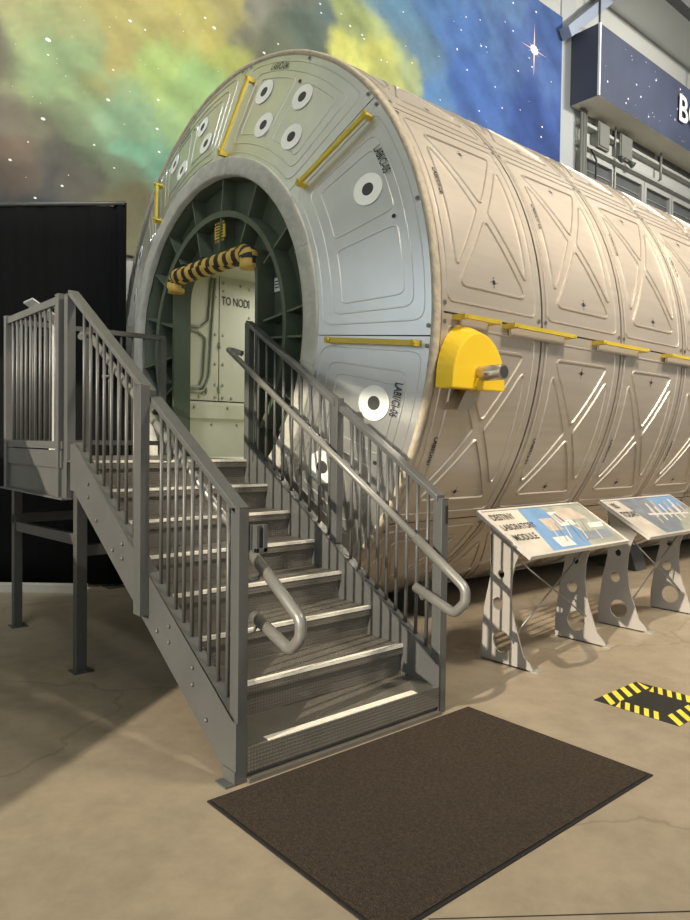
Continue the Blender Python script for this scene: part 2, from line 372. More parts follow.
# ------------------------------------------------------------------ hanging sign
s = thing('hanging_sign', 'long dark blue starry box sign with white letters high on the right', 'sign', K((12, 4.6, 8.0)))
SX0, SX1, SY, SZ0, SZ1 = 10.66, 18.5, 4.58, 8.0, 9.33
mb = MB(); mb.box(SX0, SX1, SY, 5.17, SZ0, SZ1, 0)
mb.mi[0] = 1                     # the end face
for i, f in enumerate(mb.f):
    zs = [mb.v[k].z for k in f]; xs = [mb.v[k].x for k in f]
    if max(zs) < SZ0+.01: mb.mi[i] = 2
    elif max(xs) < SX0+.01: mb.mi[i] = 1
for i in range(60):
    x, z, r = random.uniform(SX0+.1, SX1-.1), random.uniform(SZ0+.1, SZ1-.05), random.choice((.008, .012, .022))
    mb.add([(x+r*math.cos(k*PI/3), SY-.003, z+r*math.sin(k*PI/3)) for k in range(6)], [list(range(6))], 3)
mb.build('sign_box', [M['sign'], M['sign_end'], M['sign_under_lit'], M['white']], s, K, recalc=False)
mb = MB(); mb.box(SX0-.01, SX0+.03, SY-.02, SY+.02, SZ0, SZ1); mb.build('edge_trim', M['white'], s, K)
vs_, fs_ = text_geo('BO'); 
mb = MB(); hgt = .80
w0 = min(v[0] for v in vs_)
def bo(x, y, d): return (13.86 + (x-w0)*hgt*1.06, SY-d, 8.735 + y*hgt)
mb.add([bo(x, y, .05) for x, y in vs_], fs_); mb.build('lettering', M['white'], s, K, recalc=False)
for x in (11.2, 15.5):
    mb = MB(); mb.tube([(x, 4.9, SZ1), (x, 4.9, 10.4)], .02, 6); mb.build('hanger_rod', M['steel_dark'], s, K)

# ------------------------------------------------------------------ space station module
mod = thing('space_station_module', 'large silver cylindrical space module with open green hatch and yellow handrails', 'space module', K((5.5, YC, .1)))
def S(u, a, h=0): return Vector((u, YC-(R+h)*math.cos(a), ZC+(R+h)*math.sin(a)))
def F(r, a, h=0): return Vector((XF-(2.19-r)*.3065-h, YC-r*math.cos(a), ZC+r*math.sin(a)))
PITCH = 1.07; NCOL = 8; X1 = XF + PITCH*NCOL
# shell
mb = MB(); mb.grid(lambda u, a: S(u, a, -.012), [XF, X1], lsp(0, 2*PI, 97)); mb.add([S(X1, 2*PI*k/64, -.012) for k in range(64)], [list(range(64))])
mb.build('pressure_shell', M['alu_dark'], mod, K)
ROWS = [rad(x) for x in (-113, -75, -37.2, -.4, 37.6, 76, 114)]
def holes(mb, u, a, mi):
    for du, ds, r in ((0,0,.017),(.03,0,.005),(-.03,0,.005),(0,.03,.005),(0,-.03,.005)):
        mb.add([S(u+du+r*math.cos(k*PI/4), a+(ds+r*math.sin(k*PI/4))/R, .002) for k in range(8)], [list(range(8))], mi)
for j in range(NCOL):
    for i in range(len(ROWS)-1):
        a0, a1 = ROWS[i]+rad(.16), ROWS[i+1]-rad(.16); u0, u1 = XF+j*PITCH+.01, XF+(j+1)*PITCH-.01
        if j == 0: u0 += .03
        cu, cs = (u0+u1)/2, (a0+a1)/2*R; hw, hs = (u1-u0)/2, (a1-a0)/2*R
        mb = MB(); mb.slab(S, lsp(u0, u1, 2), lsp(a0, a1, 12), -.012, 0)
        g = lambda u, s_, h=0: S(u, s_/R, h)
        def path(pts, r, w=.0105, h=.0095, closed=True):
            pp = [Vector((cu+x, cs+y)) for x, y in pts]
            bead(mb, resample(fillet(pp, r, 5, closed), .06, closed), g, w, h, 0, closed)
        path([(-hw+.06, -hs+.07), (hw-.07, -hs+.07), (hw-.07, hs-.07), (-hw+.06, hs-.07)], .05, .008, .0065)
        tx, ty = hw-.17, hs-.18
        path([(-tx, ty), (tx, ty), (0, .055)], .035)
        path([(-tx, -ty), (0, -.055), (tx, -ty)], .035)
        path([(-tx-.02, ty-.08), (-.055, 0), (-tx-.02, -ty+.08)], .035)
        path([(tx+.02, ty-.08), (tx+.02, -ty+.08), (.055, 0)], .035)
        holes(mb, cu, (cs+ty-.07)/R, 1); holes(mb, cu, (cs-ty+.06)/R, 1)
        if i >= 1:
            for bx, by in ((-hw+.03, hs-.05), (hw-.03, hs-.05), (-hw+.03, -hs+.05), (hw-.03, -hs+.05)):
                mb.add([S(cu+bx+.016*math.cos(k*PI/4), (cs+by+.016*math.sin(k*PI/4))/R, .006) for k in range(8)], [list(range(8))], 2)
        p = mb.build('shell_panel', [M['alu'], M['ink'], M['bolt']], mod, K, recalc=False)
        if 1 <= i <= 4:
            up = i >= 3
            tu, ta = (cu-hw+.13, cs+hs*.18) if up else (cu-hw+.13, cs-hs*.22)
            lettering('LAB1/D%d-0%d' % (j+1, 9-i), lambda x, y: S(tu+y*.062, (ta-x*.043)/R, .004), M['ink'], p, K)
    # ring seam bands
    mb = MB(); mb.grid(lambda u, a: S(u, a, .004), lsp(XF+j*PITCH+.045, XF+j*PITCH+.062, 2), lsp(-2, 2, 60)); mb.build('ring_seam', M['alu'], mod, K)
# endcone base and panels
mb = MB(); mb.grid(lambda r, a: F(r, a, -.02), [1.26, 2.19], lsp(0, 2*PI, 97)); mb.build('endcone', M['alu_dark'], mod, K)
J0 = -4.3
targets = {0: [(25, 1.867, 1)], -1: [(-17.2, 1.86, 1.05), (-35.5, 1.658, 1.05)], 1: [(73.8, 1.883, .92), (67.3, 1.635, .92), (58.3, 1.89, .92), (53.5, 1.638, .92)],
           2: [(101.9, 1.884, .85), (97.2, 1.643, .85), (118.1, 1.898, .85), (111.9, 1.643, .85)], 3: [(148, 1.87, .9), (160, 1.65, .9)]}
texts = {0: ('LAB1/C1-05', 28.6, 2.015), -1: ('LAB1/C1-06', -15.5, 2.0), 1: ('LAB1/C1-04', 72, 2.075), 2: ('LAB1/C1-03', 113, 2.06), 3: ('LAB1/C1-02', 152, 2.05)}
for k in range(-3, 5):
    d0, d1 = J0+45*k, J0+45*(k+1); a0, a1 = rad(d0+.12), rad(d1-.12)
    mb = MB(); mb.slab(F, lsp(1.36, 2.172, 3), lsp(a0, a1, 14), -.02, 0)
    # outlines: polar sectors, filleted in a flattened frame around the panel's middle
    am = (a0+a1)/2
    def sector(r0, r1, da0, da1, fr, w=.0055, h=.0048):
        A0, A1 = rad(d0+da0), rad(d0+da1); n = 10
        pts = [Vector((r1*math.cos(A0+(A1-A0)*q/n-am), r1*math.sin(A0+(A1-A0)*q/n-am))) for q in range(n+1)]
        pts += [Vector((r0*math.cos(A1-(A1-A0)*q/n-am), r0*math.sin(A1-(A1-A0)*q/n-am))) for q in range(n+1)]
        out = []; corners = {0, n, n+1, 2*n+1}; m = len(pts)
        for q in range(m):
            if q in corners:
                p = pts[q]; da, db = pts[q-1]-p, pts[(q+1) % m]-p; la, lb = min(fr, da.length*.8), min(fr, db.length*.8)
                p0, p1 = p+da.normalized()*la, p+db.normalized()*lb
                for s_ in (0, .25, .5, .75, 1): out.append(p0*(1-s_)**2 + p*2*s_*(1-s_) + p1*s_*s_)
            else: out.append(pts[q])
        fn = lambda x, y, hh=0: F(math.hypot(x, y), math.atan2(y, x)+am, hh)
        bead(mb, resample(out, .08), fn, w, h)
    sector(1.42, 2.115, 2.6, 42.4, .08); sector(1.49, 2.045, 5, 38.8, .07)
    sector(1.56, 1.985, 7.3, 20, .06); sector(1.56, 1.99, 23, 36.4, .06)
    for r_, dd in ((2.145, 1.6), (2.145, 22.5), (2.145, 43.4), (1.98, 21.5)):
        a_ = rad(d0+dd)
        mb.add([F(r_+.014*math.cos(t*PI/4), a_+.014*math.sin(t*PI/4)/r_, .006) for t in range(8)], [list(range(8))], 1 if r_ > 2 else 2)
    p = mb.build('endcone_panel', [M['cone'], M['bolt'], M['ink']], mod, K, recalc=False)
    for (td, tr, ts) in targets.get(k, []):
        mb = MB(); ta = rad(td); c0 = F(tr, ta, .008)
        er = (F(tr+.1, ta, .008)-c0).normalized(); et = (F(tr, ta+.05, .008)-c0); et = (et-er*et.dot(er)).normalized()
        nn = er.cross(et); nn = nn if nn.x < 0 else -nn
        n = 28; r0, r1 = .042*ts, .105*ts
        ring = lambda r, h: [c0+nn*h+er*r*math.cos(2*PI*q/n)+et*r*math.sin(2*PI*q/n) for q in range(n)]
        mb.add(ring(r1, -.004)+ring(r1, 0)+ring(r0, 0), [(q, (q+1) % n, n+(q+1) % n, n+q) for q in range(n)]+[(n+q, n+(q+1) % n, 2*n+(q+1) % n, 2*n+q) for q in range(n)], 0)
        mb.add(ring(r0, 0), [list(range(n))], 1)
        mb.build('target_decal', [M['white_dot'], M['dark_dot']], p, K, recalc=False)
    if k in texts:
        tx_, td, tr = texts[k]; ta = rad(td)
        lettering(tx_, lambda x, y: F(tr+y*.074, ta-x*.047/tr, .009), M['ink'], p, K)
# cloth seal round the rim, cloth collar round the hatch
def lathe(prof, n, fn_noise=0, seed=0):
    mb = MB(); na = n
    def pt(i, a):
        x, r = prof[i]; q = noise.noise(Vector((math.cos(a)*r*7, math.sin(a)*r*7, i*1.3+seed)))*fn_noise
        return Vector((x-q, YC-(r+q*.6)*math.cos(a), ZC+(r+q*.6)*math.sin(a)))
    mb.grid(pt, list(range(len(prof))), lsp(0, 2*PI, na+1)); return mb
lathe([(1.49, 2.158), (1.473, 2.163), (1.470, 2.18), (1.476, 2.193), (1.495, 2.199), (1.522, 2.196), (1.53, 2.17)], 220, .005).build('rim_seal', M['seal'], mod, K)
lathe([(1.27, 1.39), (1.236, 1.389), (1.228, 1.38), (1.224, 1.34), (1.219, 1.30), (1.217, 1.262), (1.222, 1.25), (1.27, 1.245)], 160, .006, 5).build('hatch_collar', M['collar'], mod, K)
for d in (78, 22, -12, 140):
    mb = MB(); mb.tube([Vector((1.215+(r-1.25)*.09, YC-r*math.cos(rad(d)+.008*math.sin(r*40)), ZC+r*math.sin(rad(d)+.008*math.sin(r*40)))) for r in lsp(1.25, 1.388, 8)], .003, 5)
    mb.build('collar_seam', M['inner_gray'], mod, K)
# green bulkhead
bk = lathe([(1.255, 1.30), (1.255, 1.25), (1.43, 1.25)], 96).build('hatch_bulkhead', M['green'], mod, K)
HW = .635; HY0, HY1 = YC-HW, YC+HW-.03; HZ1 = ZC+.625; HZ0 = 1.335
open_poly = fillet([(HY0, HZ0), (HY0, HZ1), (HY1, HZ1), (HY1, HZ0)], .26, 8, False)
open_poly = [Vector(p) for p in open_poly]
def outer_pt(p, r):
    d = Vector((p.x-YC, p.y-ZC)); d.normalize(); return Vector((YC+d.x*r, ZC+d.y*r))
rs = resample(open_poly, .08, False)
mb = MB(); o = 0
for x, tgt in ((1.40, 1.25),):
    n = len(rs); vs_ = [(x, p.x, p.y) for p in rs] + [(x, outer_pt(p, tgt).x, outer_pt(p, tgt).y) for p in rs]
    mb.add(vs_, [(i, i+1, n+i+1, n+i) for i in range(n-1)])
lowa = [outer_pt(rs[0], 1.25), outer_pt(rs[-1], 1.25)]
t0, t1 = math.atan2(lowa[0].y-ZC, lowa[0].x-YC), math.atan2(lowa[1].y-ZC, lowa[1].x-YC)
arc = [(YC+1.25*math.cos(t), ZC+1.25*math.sin(t)) for t in lsp(t0, t1, 14)]
mb.add([(1.40, y, z) for y, z in arc], [list(range(len(arc)))])
mb.build('bulkhead_plate', M['green'], bk, K)
mb = MB()   # the opening's frame: front flange and jamb
n = len(rs)
def offs(p, d):
    q = Vector((p.x-YC, (p.y-ZC) if p.y > ZC else 0)); q = Vector((max(-1, min(1, q.x/HW)), max(0, q.y/HW))); return Vector((p.x+q.x*d, p.y+q.y*d))
A_ = [(1.25, p.x, p.y) for p in rs]; B_ = [(1.25, offs(p, .035).x, offs(p, .035).y) for p in rs]; C_ = [(1.405, p.x, p.y) for p in rs]; D_ = [(1.40, offs(p, .035).x, offs(p, .035).y) for p in rs]
mb.add(A_+B_+C_+D_, [(i, i+1, n+i+1, n+i) for i in range(n-1)] + [(i, i+1, 2*n+i+1, 2*n+i) for i in range(n-1)] + [(n+i, n+i+1, 3*n+i+1, 3*n+i) for i in range(n-1)])
mb.build('opening_frame', M['green'], bk, K)
mb = lathe([(1.43, .955), (1.27, .955), (1.265, 1.0), (1.43, 1.005)], 96); mb.sm = [False]*len(mb.f)
# the ring is cut where the doorway passes
keep = []
for f, mi_, sm_ in zip(mb.f, mb.mi, mb.sm):
    c = sum((mb.v[i] for i in f), Vector())/4
    if not (HY0-.06 < c.y < HY1+.06 and c.z < HZ1) and c.z > 1.3: keep.append((f, mi_, sm_))
mb.f, mb.mi, mb.sm = [k[0] for k in keep], [k[1] for k in keep], [k[2] for k in keep]
mb.build('ring_flange', M['green_lt'], bk, K)
for d in (-26, -4, 6, 35, 61, 84, 107, 128, 146, 165, 186, 206, -60, -80, 240, 262):
    mb = MB(); a = rad(d)
    for r0, r1 in ((.99, 1.25), (.66, .97)):
        if r1 < .98:
            ca_, sa_ = abs(math.cos(a)), abs(math.sin(a)); r0 = min(.7/max(ca_, 1e-3), .7/max(sa_, 1e-3)); r0 = min(r0, .93)
            if math.sin(a) < -.55: continue
        if ZC+r1*math.sin(a) < 1.3 and r1 < .98: continue
        t = .008; n_ = Vector((0, math.sin(a), math.cos(a)))
        pa, pb = Vector((1.28, YC-r0*math.cos(a), ZC+r0*math.sin(a))), Vector((1.28, YC-r1*math.cos(a), ZC+r1*math.sin(a)))
        vs_ = []
        for p in (pa, pb):
            for x in (1.28, 1.43):
                for s_ in (-1, 1): vs_.append(Vector((x, p.y, p.z))+n_*t*s_)
        mb.add(vs_, [(0,1,3,2),(4,6,7,5),(0,4,5,1),(2,3,7,6),(0,2,6,4),(1,5,7,3)])
    mb.build('gusset', M['green_lt'], bk, K)
for d in (15, 25, 45, 70, 95, 118, 136, 155, -15):
    for r in (1.06, 1.18):
        a = rad(d); c0 = Vector((1.43, YC-r*math.cos(a), ZC+r*math.sin(a))); mb = MB()
        mb.tube([c0, c0-Vector((.012, 0, 0))], .01, 6); mb.build('bolt_head', M['inner_gray'], bk, K)
# placards on the bulkhead
a = rad(93); pc = Vector((1.30, YC+.02, ZC+.80))
mb = MB(); mb.box(1.29, 1.30, YC-.14, YC+.01, ZC+.80, ZC+.90, 0)
for q in range(4): mb.box(1.287, 1.29, YC-.12, YC-.01, ZC+.815+q*.022, ZC+.823+q*.022, 1)
for q in range(6): mb.box(1.287, 1.289, YC-.136+q*.025, YC-.126+q*.025, ZC+.91, ZC+.925, 0); mb.box(1.287, 1.289, YC-.136+q*.025, YC-.126+q*.025, ZC+.77, ZC+.787, 0)
mb.box(1.29, 1.40, YC-.07, YC-.06, ZC+.84, ZC+.86, 1)
o = mb.build('warning_placard', [M['yellow'], M['ink']], bk, K); o['label'] = 'yellow warning placard'
mb = MB(); mb.box(1.39, 1.40, YC-.75, YC-.68, ZC+.30, ZC+.40, 0)
for q in range(3): mb.box(1.387, 1.39, YC-.74, YC-.69, ZC+.325+q*.022, ZC+.333+q*.022, 1)
mb.build('white_placard', [M['white'], M['ink']], bk, K)
# striped padding over the doorway
pth = [Vector((HY1-.05, 2.74)), Vector((HY1-.05, HZ1-.045)), Vector((HY0+.06, HZ1-.045)), Vector((HY0+.06, 2.75))]
pp = resample(fillet(pth, .28, 8, False), .03, False)
def stripe(i, k): return 1 if ((i*.03*8.0 + k/14*1.0) % 1) < .5 else 0
mb = MB(); mb.tube([(1.235, p.x, p.y) for p in pp], [.07+.006*noise.noise(Vector((i*.3, 0, 0))) for i in range(len(pp))], 14, mifn=stripe)
o = mb.build('door_padding', [M['yellow_tape'], M['black_tape']], bk, K); o['label'] = 'yellow and black striped padding'
# inside the module, seen through the doorway
IX1 = 5.0
mb = MB(); mb.box(1.43, IX1, 1.2, 3.7, 1.27, 1.335); mb.build('inner_floor', M['inner'], mod, K)
mb = MB(); mb.box(1.44, IX1, 1.2, 3.7, 3.06, 3.1); mb.box(1.5, IX1, 2.9, 3.0, 3.045, 3.06); mb.build('inner_ceiling', M['inner'], mod, K)
mb = MB(); mb.box(1.43, IX1, 1.15, 1.2, 1.27, 3.1); mb.build('inner_wall', M['inner'], mod, K)
mb = MB(); mb.box(IX1, IX1+.05, 1.2, 3.7, 1.27, 3.1); mb.build('inner_end_wall', M['inner'], mod, K)
def rivets(pts, mb, y):
    for x, z in pts: mb.tube([(x, y, z), (x, y-.01, z)], [.016, .01], 8, mi=1)
I2 = [M['inner'], M['inner_gray']]
iw = MB(); iw.box(1.435, 1.905, 3.40, 3.5, 1.87, 3.06); rivets([(1.87, z) for z in (3.0, 2.86, 2.5, 2.22, 2.02, 1.9)] + [(1.7, 1.9), (1.55, 1.9)], iw, 3.4); ip = iw.build('rack_panel', I2, mod, K)
iw = MB(); iw.box(1.917, 3.1, 3.40, 3.5, 1.87, 3.06); rivets([(1.955, z) for z in (3.0, 2.925, 2.5, 2.22, 2.02, 1.9)] + [(2.25, z) for z in (2.98, 2.70, 1.9)] + [(2.05, 1.9), (2.15, 3.0)], iw, 3.4); ip2 = iw.build('rack_panel', I2, mod, K)
iw = MB(); iw.box(3.11, IX1, 3.40, 3.5, 1.87, 3.06); iw.build('rack_panel', I2, mod, K)
iw = MB(); iw.add([(x, y, z) for x in (1.435, IX1) for y, z in ((3.41, 1.86), (3.345, 1.83), (3.345, 1.70), (3.37, 1.69), (3.37, 1.335), (3.5, 1.335), (3.5, 1.86))],
                  [(i, i+1, 8+i, 7+i) for i in range(6)]+[(0,1,2,3,4,5,6), (13,12,11,10,9,8,7)])
rivets([(x, 1.8) for x in (1.62, 1.98, 2.25)], iw, 3.345); rivets([(x, 1.64) for x in (1.82, 2.1, 2.4)], iw, 3.37)
lp = iw.build('lower_panel', I2, mod, K)
for z in (2.40, 1.98):
    mb = MB(); mb.tube([(1.911, 3.39, z-.03), (1.911, 3.39, z+.03)], .012, 8); mb.build('hinge', M['inner_gray'], ip, K)
def ontx(txt, x, z, h, par, y=3.396): return lettering(txt, lambda a, b_: Vector((x+a*h*.66, y, z+b_*h)), M['ink'], par, K)
ontx('TO NOD1', 2.095, 2.83, .112, ip2)
mb = MB()
mb.add([(2.243, 3.396, 2.8745), (2.243, 3.396, 2.857), (2.226, 3.396, 2.846), (2.226, 3.396, 2.858)], [(0, 1, 2, 3)]); mb.build('lettering', M['ink'], ip2, K, recalc=False)
mb = MB()
for pts in ([(1.72, 3.03), (1.69, 2.62), (1.60, 2.55), (1.45, 2.56)], [(1.45, 2.52), (1.58, 2.51), (1.66, 2.46), (1.64, 2.1), (1.60, 1.99), (1.45, 1.98)], [(1.76, 3.03), (1.73, 2.6), (1.70, 2.1), (1.63, 1.95), (1.45, 1.94)]):
    q = fillet([Vector((p[0]+(.1 if p[0] > 1.5 else 0), p[1])) for p in pts], .05, 4, False); mb.tube([(p.x, 3.385, p.y) for p in q], .012, 8)
mb.build('cage_rail', M['inner_gray'], ip, K)
mb = MB(); n = 20
mb.add([(1.74+.05*math.cos(2*PI*k/n), 3.397, 1.96+.05*math.sin(2*PI*k/n)) for k in range(n)], [list(range(n))], 0)
for q in range(4): mb.box(1.705+q*.02, 1.714+q*.02, 3.393, 3.396, 1.94-.01*(q % 2), 1.985, 1)
mb.build('round_vent', [M['inner_gray'], M['ink']], ip, K)
# yellow handrails
def face_bar(ad, r0, r1, name='handrail'):
    a = rad(ad); d0, d1 = F(r0, a, .055), F(r1, a, .055); mb = MB(); up = F(r0, a+.1, .055)-d0
    mb.beam(d0, d1, .02, .032, up=up); o = mb.build(name, M['yellow'], mod, K); WORLD[o.name] = parent_world(mod)
    for r in (r0+.01, r1-.01):
        mb = MB(); mb.beam(F(r, a, 0), F(r, a, .068), .032, .036, up=up); mb.tube([F(r+.02, a, .07), F(r+.02, a, .085)], .012, 8)
        mb.build('bracket', M['yellow'], o, K)
for ad, r0, r1 in ((-5.6, 1.50, 2.10), (37.8, 1.49, 2.08), (80.8, 1.40, 2.01), (127.4, 1.41, 1.97), (172, 1.45, 2.0), (-50, 1.5, 2.05)): face_bar(ad, r0, r1)
def shell_bar(u0, u1, ad):
    a = rad(ad); mb = MB(); up = S(u0, a+.1)-S(u0, a)
    mb.beam(S(u0, a, .085), S(u1, a, .085), .02, .026, up=up); o = mb.build('handrail', M['yellow'], mod, K)
    for u in (u0+.02, u1-.03):
        mb = MB(); mb.beam(S(u, a, 0), S(u, a, .075), .045, .03, up=up); mb.tube([S(u+.01, a, .07), S(u+.01, a, .1)], .014, 8); mb.build('bracket', M['yellow'], o, K)
    mb = MB(); mb.beam(S(u0+.05, a-.012, .02), S(u1-.05, a-.012, .02), .02, .06, up=up); mb.build('backing_strip', M['alu'], o, K)
for u0, u1 in ((1.635, 1.99), (2.124, 2.843), (3.204, 3.905), (4.3, 5.0), (5.36, 6.06), (6.45, 7.15), (7.5, 8.2), (8.6, 9.3)): shell_bar(u0, u1, -1.0)
# trunnion cover
tr = MB(); prof = [(1.49, 1.815)] + [(1.735-.245*math.cos(t), 1.85+.30*math.sin(t)) for t in lsp(.0, PI, 22)] + [(1.98, 1.815)]
tr.prism(prof, lambda x, z: Vector((x, .10, z)), lambda x, z: Vector((x-.0, .235, 1.82+(z-1.815)*1.19)))
tc_ = tr.build('trunnion_cover', M['yellow_cover'], mod, K, bevel=.008); tc_['label'] = 'yellow rounded cover'
mb = MB(); mb.tube([(1.735, .2, 1.91), (1.735, -.075, 1.91)], .045, 24); mb.tube([(1.735, -.074, 1.91), (1.735, -.077, 1.91)], .036, 24, mi=1)
mb.build('trunnion_pin', [M['tank'], M['steel_dark']], mod, K)
mb = MB(); mb.beam((1.735, .095, 1.90), (1.70, .095, 1.818), .05, .03, up=(0, 1, 0)); mb.build('pin_gusset', M['yellow_cover'], mod, K)
mb = MB(); mb.prism([(1.64, 1.70), (1.76, 1.70), (1.86, 1.83), (1.73, 1.83)], lambda x, z: Vector((x, .19, z)), lambda x, z: Vector((x, .32, z))); mb.build('trunnion_bracket', M['tank'], mod, K)
# cradle saddles under the module
for x in (2.6, 6.0, 9.0):
    for sg in (-1, 1):
        mb = MB(); mb.prism([(YC+sg*1.15, .09)] + [(YC+sg*q, ZC-math.sqrt((R-.008)**2-q*q)) for q in (1.05, .85)] + [(YC+sg*.7, .09)], lambda y, z: Vector((x, y, z)), lambda y, z: Vector((x+.25, y, z)))
        mb.build('cradle', M['steel_dark'], mod, K)

# ------------------------------------------------------------------ boarding stairs
st = thing('boarding_stairs', 'grey steel stairs and railed landing leading up to the hatch', 'stairs', (.67, 1.7, 0))
W = 1.302; RUN, RISE, Y0, Z0 = .279, .171, .0, .152
def part(name, mb, m, par=st, **k): return mb.build(name, m, par, **k)
for i in range(8):
    y, z = Y0+i*RUN, Z0+i*RISE
    if i < 7:
        mb = MB(); mb.box(.052, W-.005, y, y+RUN+.02, z-.006, z); mb.box(.052, W-.005, y, y+.006, z-(.052 if i else .11), z-.006); mb.box(.052, W-.005, y+.006, y+.03, z-.052, z-.046)
        t = part('tread', mb, M['plate'])
    else:
        mb = MB(); mb.box(.0, W+.06, y, 3.42, z-.006, z); mb.box(.052, W-.005, y, y+.006, z-.052, z-.006)
        t = part('landing_deck', mb, M['plate'])
    mb = MB()
    if i == 0: mb.box(.17, W-.17, y+.004, y+.05, z, z+.003)
    else: mb.box(.052, W-.005, y-.003, y+.03, z, z+.004); mb.box(.052, W-.005, y-.004, y, z-.012, z+.004)
    part('nosing_strip', mb, M['nosing'], t)
    mb = MB()
    if i: mb.box(.052, W-.005, y+.024, y+.03, z-RISE, z-.05)
    else: mb.box(.052, W-.005, y+.02, y+.03, .0, z-.1); mb.box(.052, W-.005, y-.02, y+.02, .0, .018)
    part('riser', mb, M['plate'])
SL = RISE/RUN
def stringer(x0, x1, flange):
    top = lambda y: .275+SL*(y-.0); bot = lambda y: max(0, -.02+SL*y)
    poly = [(.0, 0), (.0, .27), (1.93, top(1.93)), (1.99, top(1.93)), (1.99, bot(1.93)), (1.93, bot(1.93)), (.033, 0)]
    mb = MB(); mb.prism(poly, lambda y, z: Vector((x0, y, z)), lambda y, z: Vector((x1, y, z)))
    fx0, fx1 = flange
    mb.prism([(.02, .27), (.02, .282), (1.93, top(1.93)+.014), (1.93, top(1.93))], lambda y, z: Vector((fx0, y, z)), lambda y, z: Vector((fx1, y, z)))
    return part('stringer', mb, M['steel'])
sL = stringer(-.006, .0, (-.006, .05)); sR = stringer(W-.004, W+.008, (W-.01, W+.05))
for xx, par, sg in ((-.006, sL, -1),):
    for y in (.25, .38, .62, .75, 1.18, 1.31, 1.55, 1.68):
        for dz in (.12, .2) if (round(y*100) % 2 == 0) else (.07,):
            mb = MB(); mb.tube([(xx, y, SL*y+dz-.01), (xx-.012, y, SL*y+dz-.01)], [.011, .008], 8); part('bolt', mb, M['bolt'], par)
mb = MB(); mb.box(-.055, .0, .0, .09, 0, .008); mb.box(-.012, -.006, .0, .1, .008, .06); part('foot_plate', mb, M['steel'])
# newels
def newel(x0, x1, y0, y1, z0, z1, m='steel', cap=True):
    mb = MB(); mb.box(x0, x1, y0, y1, z0, z1); 
    if cap: mb.box(x0-.002, x1+.002, y0-.002, y1+.002, z1, z1+.006)
    return part('newel_post', mb, M[m], bevel=.003)
nl = newel(0, .052, -.0, .065, .0, 1.205); newel(-.058, -.006, .85, .93, .58, 1.775); newel(-.006, .05, 2.05, 2.11, 1.1, 2.42)
newel(W, W+.055, .0, .065, 0, 1.185); newel(W+.0, W+.055, .90, .965, .84, 1.77); newel(W, W+.05, 1.94, 2.0, 1.2, 2.375)
mb = MB(); mb.box(W+.028, W+.046, -.004, 0, 1.05, 1.15); part('slot_plate', mb, M['rubber'])
rt = lambda y: 1.19+.613*y         # top of the sloping top rails
for x0, x1, ye in ((.0, .068, 2.055), (W-.012, W+.055, 1.97)):
    for ya, yb in ((.03, .87), (.93, ye)):
        mb = MB(); mb.prism([(ya, rt(ya)-.035), (ya, rt(ya)), (yb, rt(yb)), (yb, rt(yb)-.035)], lambda y, z: Vector((x0, y, z)), lambda y, z: Vector((x1, y, z)))
        part('top_rail', mb, M['steel'], bevel=.004)
sb = lambda y: .289+SL*y
for x in (.026, W+.024):
    for k in range(9):
        for y in (.125+k*.082, 1.0+k*.105):
            mb = MB(); mb.tube([(x, y, sb(y)-.015), (x, y, rt(y)-.02)], .0105, 8, mi=0); part('baluster', mb, M['steel'])
# round handrails with looped ends
def handrail(x, sgn):
    hz = lambda y: .893+.613*y
    mb = MB(); mb.tube([(x, 2.06, hz(2.06)), (x, 1.0, hz(1.0)), (x, .12, hz(.12))], .0215, 14)
    o = part('handrail', mb, M['tube'])
    pts = [(x, .12, hz(.12)), (x, -.13, hz(-.13)), (x, -.235, .745), (x, -.235, .67), (x, -.165, .60), (x, .12, .695)]
    q = fillet([Vector(p) for p in pts], .055, 5, False)
    mb = MB(); mb.tube(q, .0265, 16); part('end_loop', mb, M['tube'], o)
    mb = MB(); mb.tube([(x, 2.05, hz(2.05)), (x, 2.10, hz(2.1)), (x+sgn*.05, 2.11, hz(2.1)), (x+sgn*.08, 2.04, hz(2.06))], .0215, 12); part('return_bend', mb, M['tube'], o)
    for y, z in ((.06, hz(.06)), (.9, hz(.9)), (1.7, hz(1.7)), (.09, .685)):
        mb = MB(); mb.tube([(x, y, z-.02), (x+sgn*.02, y, z-.055), (x+sgn*.075, y, z-.055)], .008, 8); part('bracket', mb, M['tube'], o)
handrail(W-.075, 1); handrail(.16, -1)
# belt receiver clipped to the left newel
mb = MB(); mb.box(.058, .07, .0, .06, 1.02, 1.13); mb.box(.07, .13, -.012, .006, 1.01, 1.13); mb.box(.07, .085, -.03, -.012, 1.01, 1.13); mb.box(.108, .13, -.03, -.012, 1.01, 1.13); mb.box(.07, .13, -.03, -.012, 1.01, 1.03)
o = part('belt_clip', mb, M['steel'], bevel=.002)
# landing: fascia, legs, braces, guards
ZD = Z0+7*RISE
mb = MB(); mb.box(-.008, .0, 2.05, 3.42, ZD-.24, ZD-.006); mb.box(-.006, W+.06, 3.42, 3.43, ZD-.24, ZD-.006); mb.box(-.05, .02, 2.02, 3.40, ZD-.25, ZD-.24); mb.box(W, W+.06, 2.0, 3.42, ZD-.15, ZD-.006); part('landing_frame', mb, M['steel'])
for x0, x1, y0, y1 in ((.005, .07, 1.90, 1.965), (.03, .09, 3.30, 3.37), (W-.07, W-.01, 1.90, 1.965), (W-.07, W-.01, 3.30, 3.37)):
    mb = MB(); mb.box(x0, x1, y0, y1, .008, ZD-.2); mb.box(x0-.02, x1+.04, y0-.02, y1+.03, 0, .008); part('landing_leg', mb, M['steel_dark'])
for a, b_ in (((.06, 3.3, .80), (.06, 1.96, .84)), ((.03, 3.33, .86), (1.27, 3.33, .86)), ((.04, 1.93, .78), (1.27, 1.93, .78)), ((1.27, 3.3, .80), (1.27, 1.96, .84))):
    mb = MB(); mb.beam(a, b_, .04, .07); part('brace', mb, M['steel_dark'])
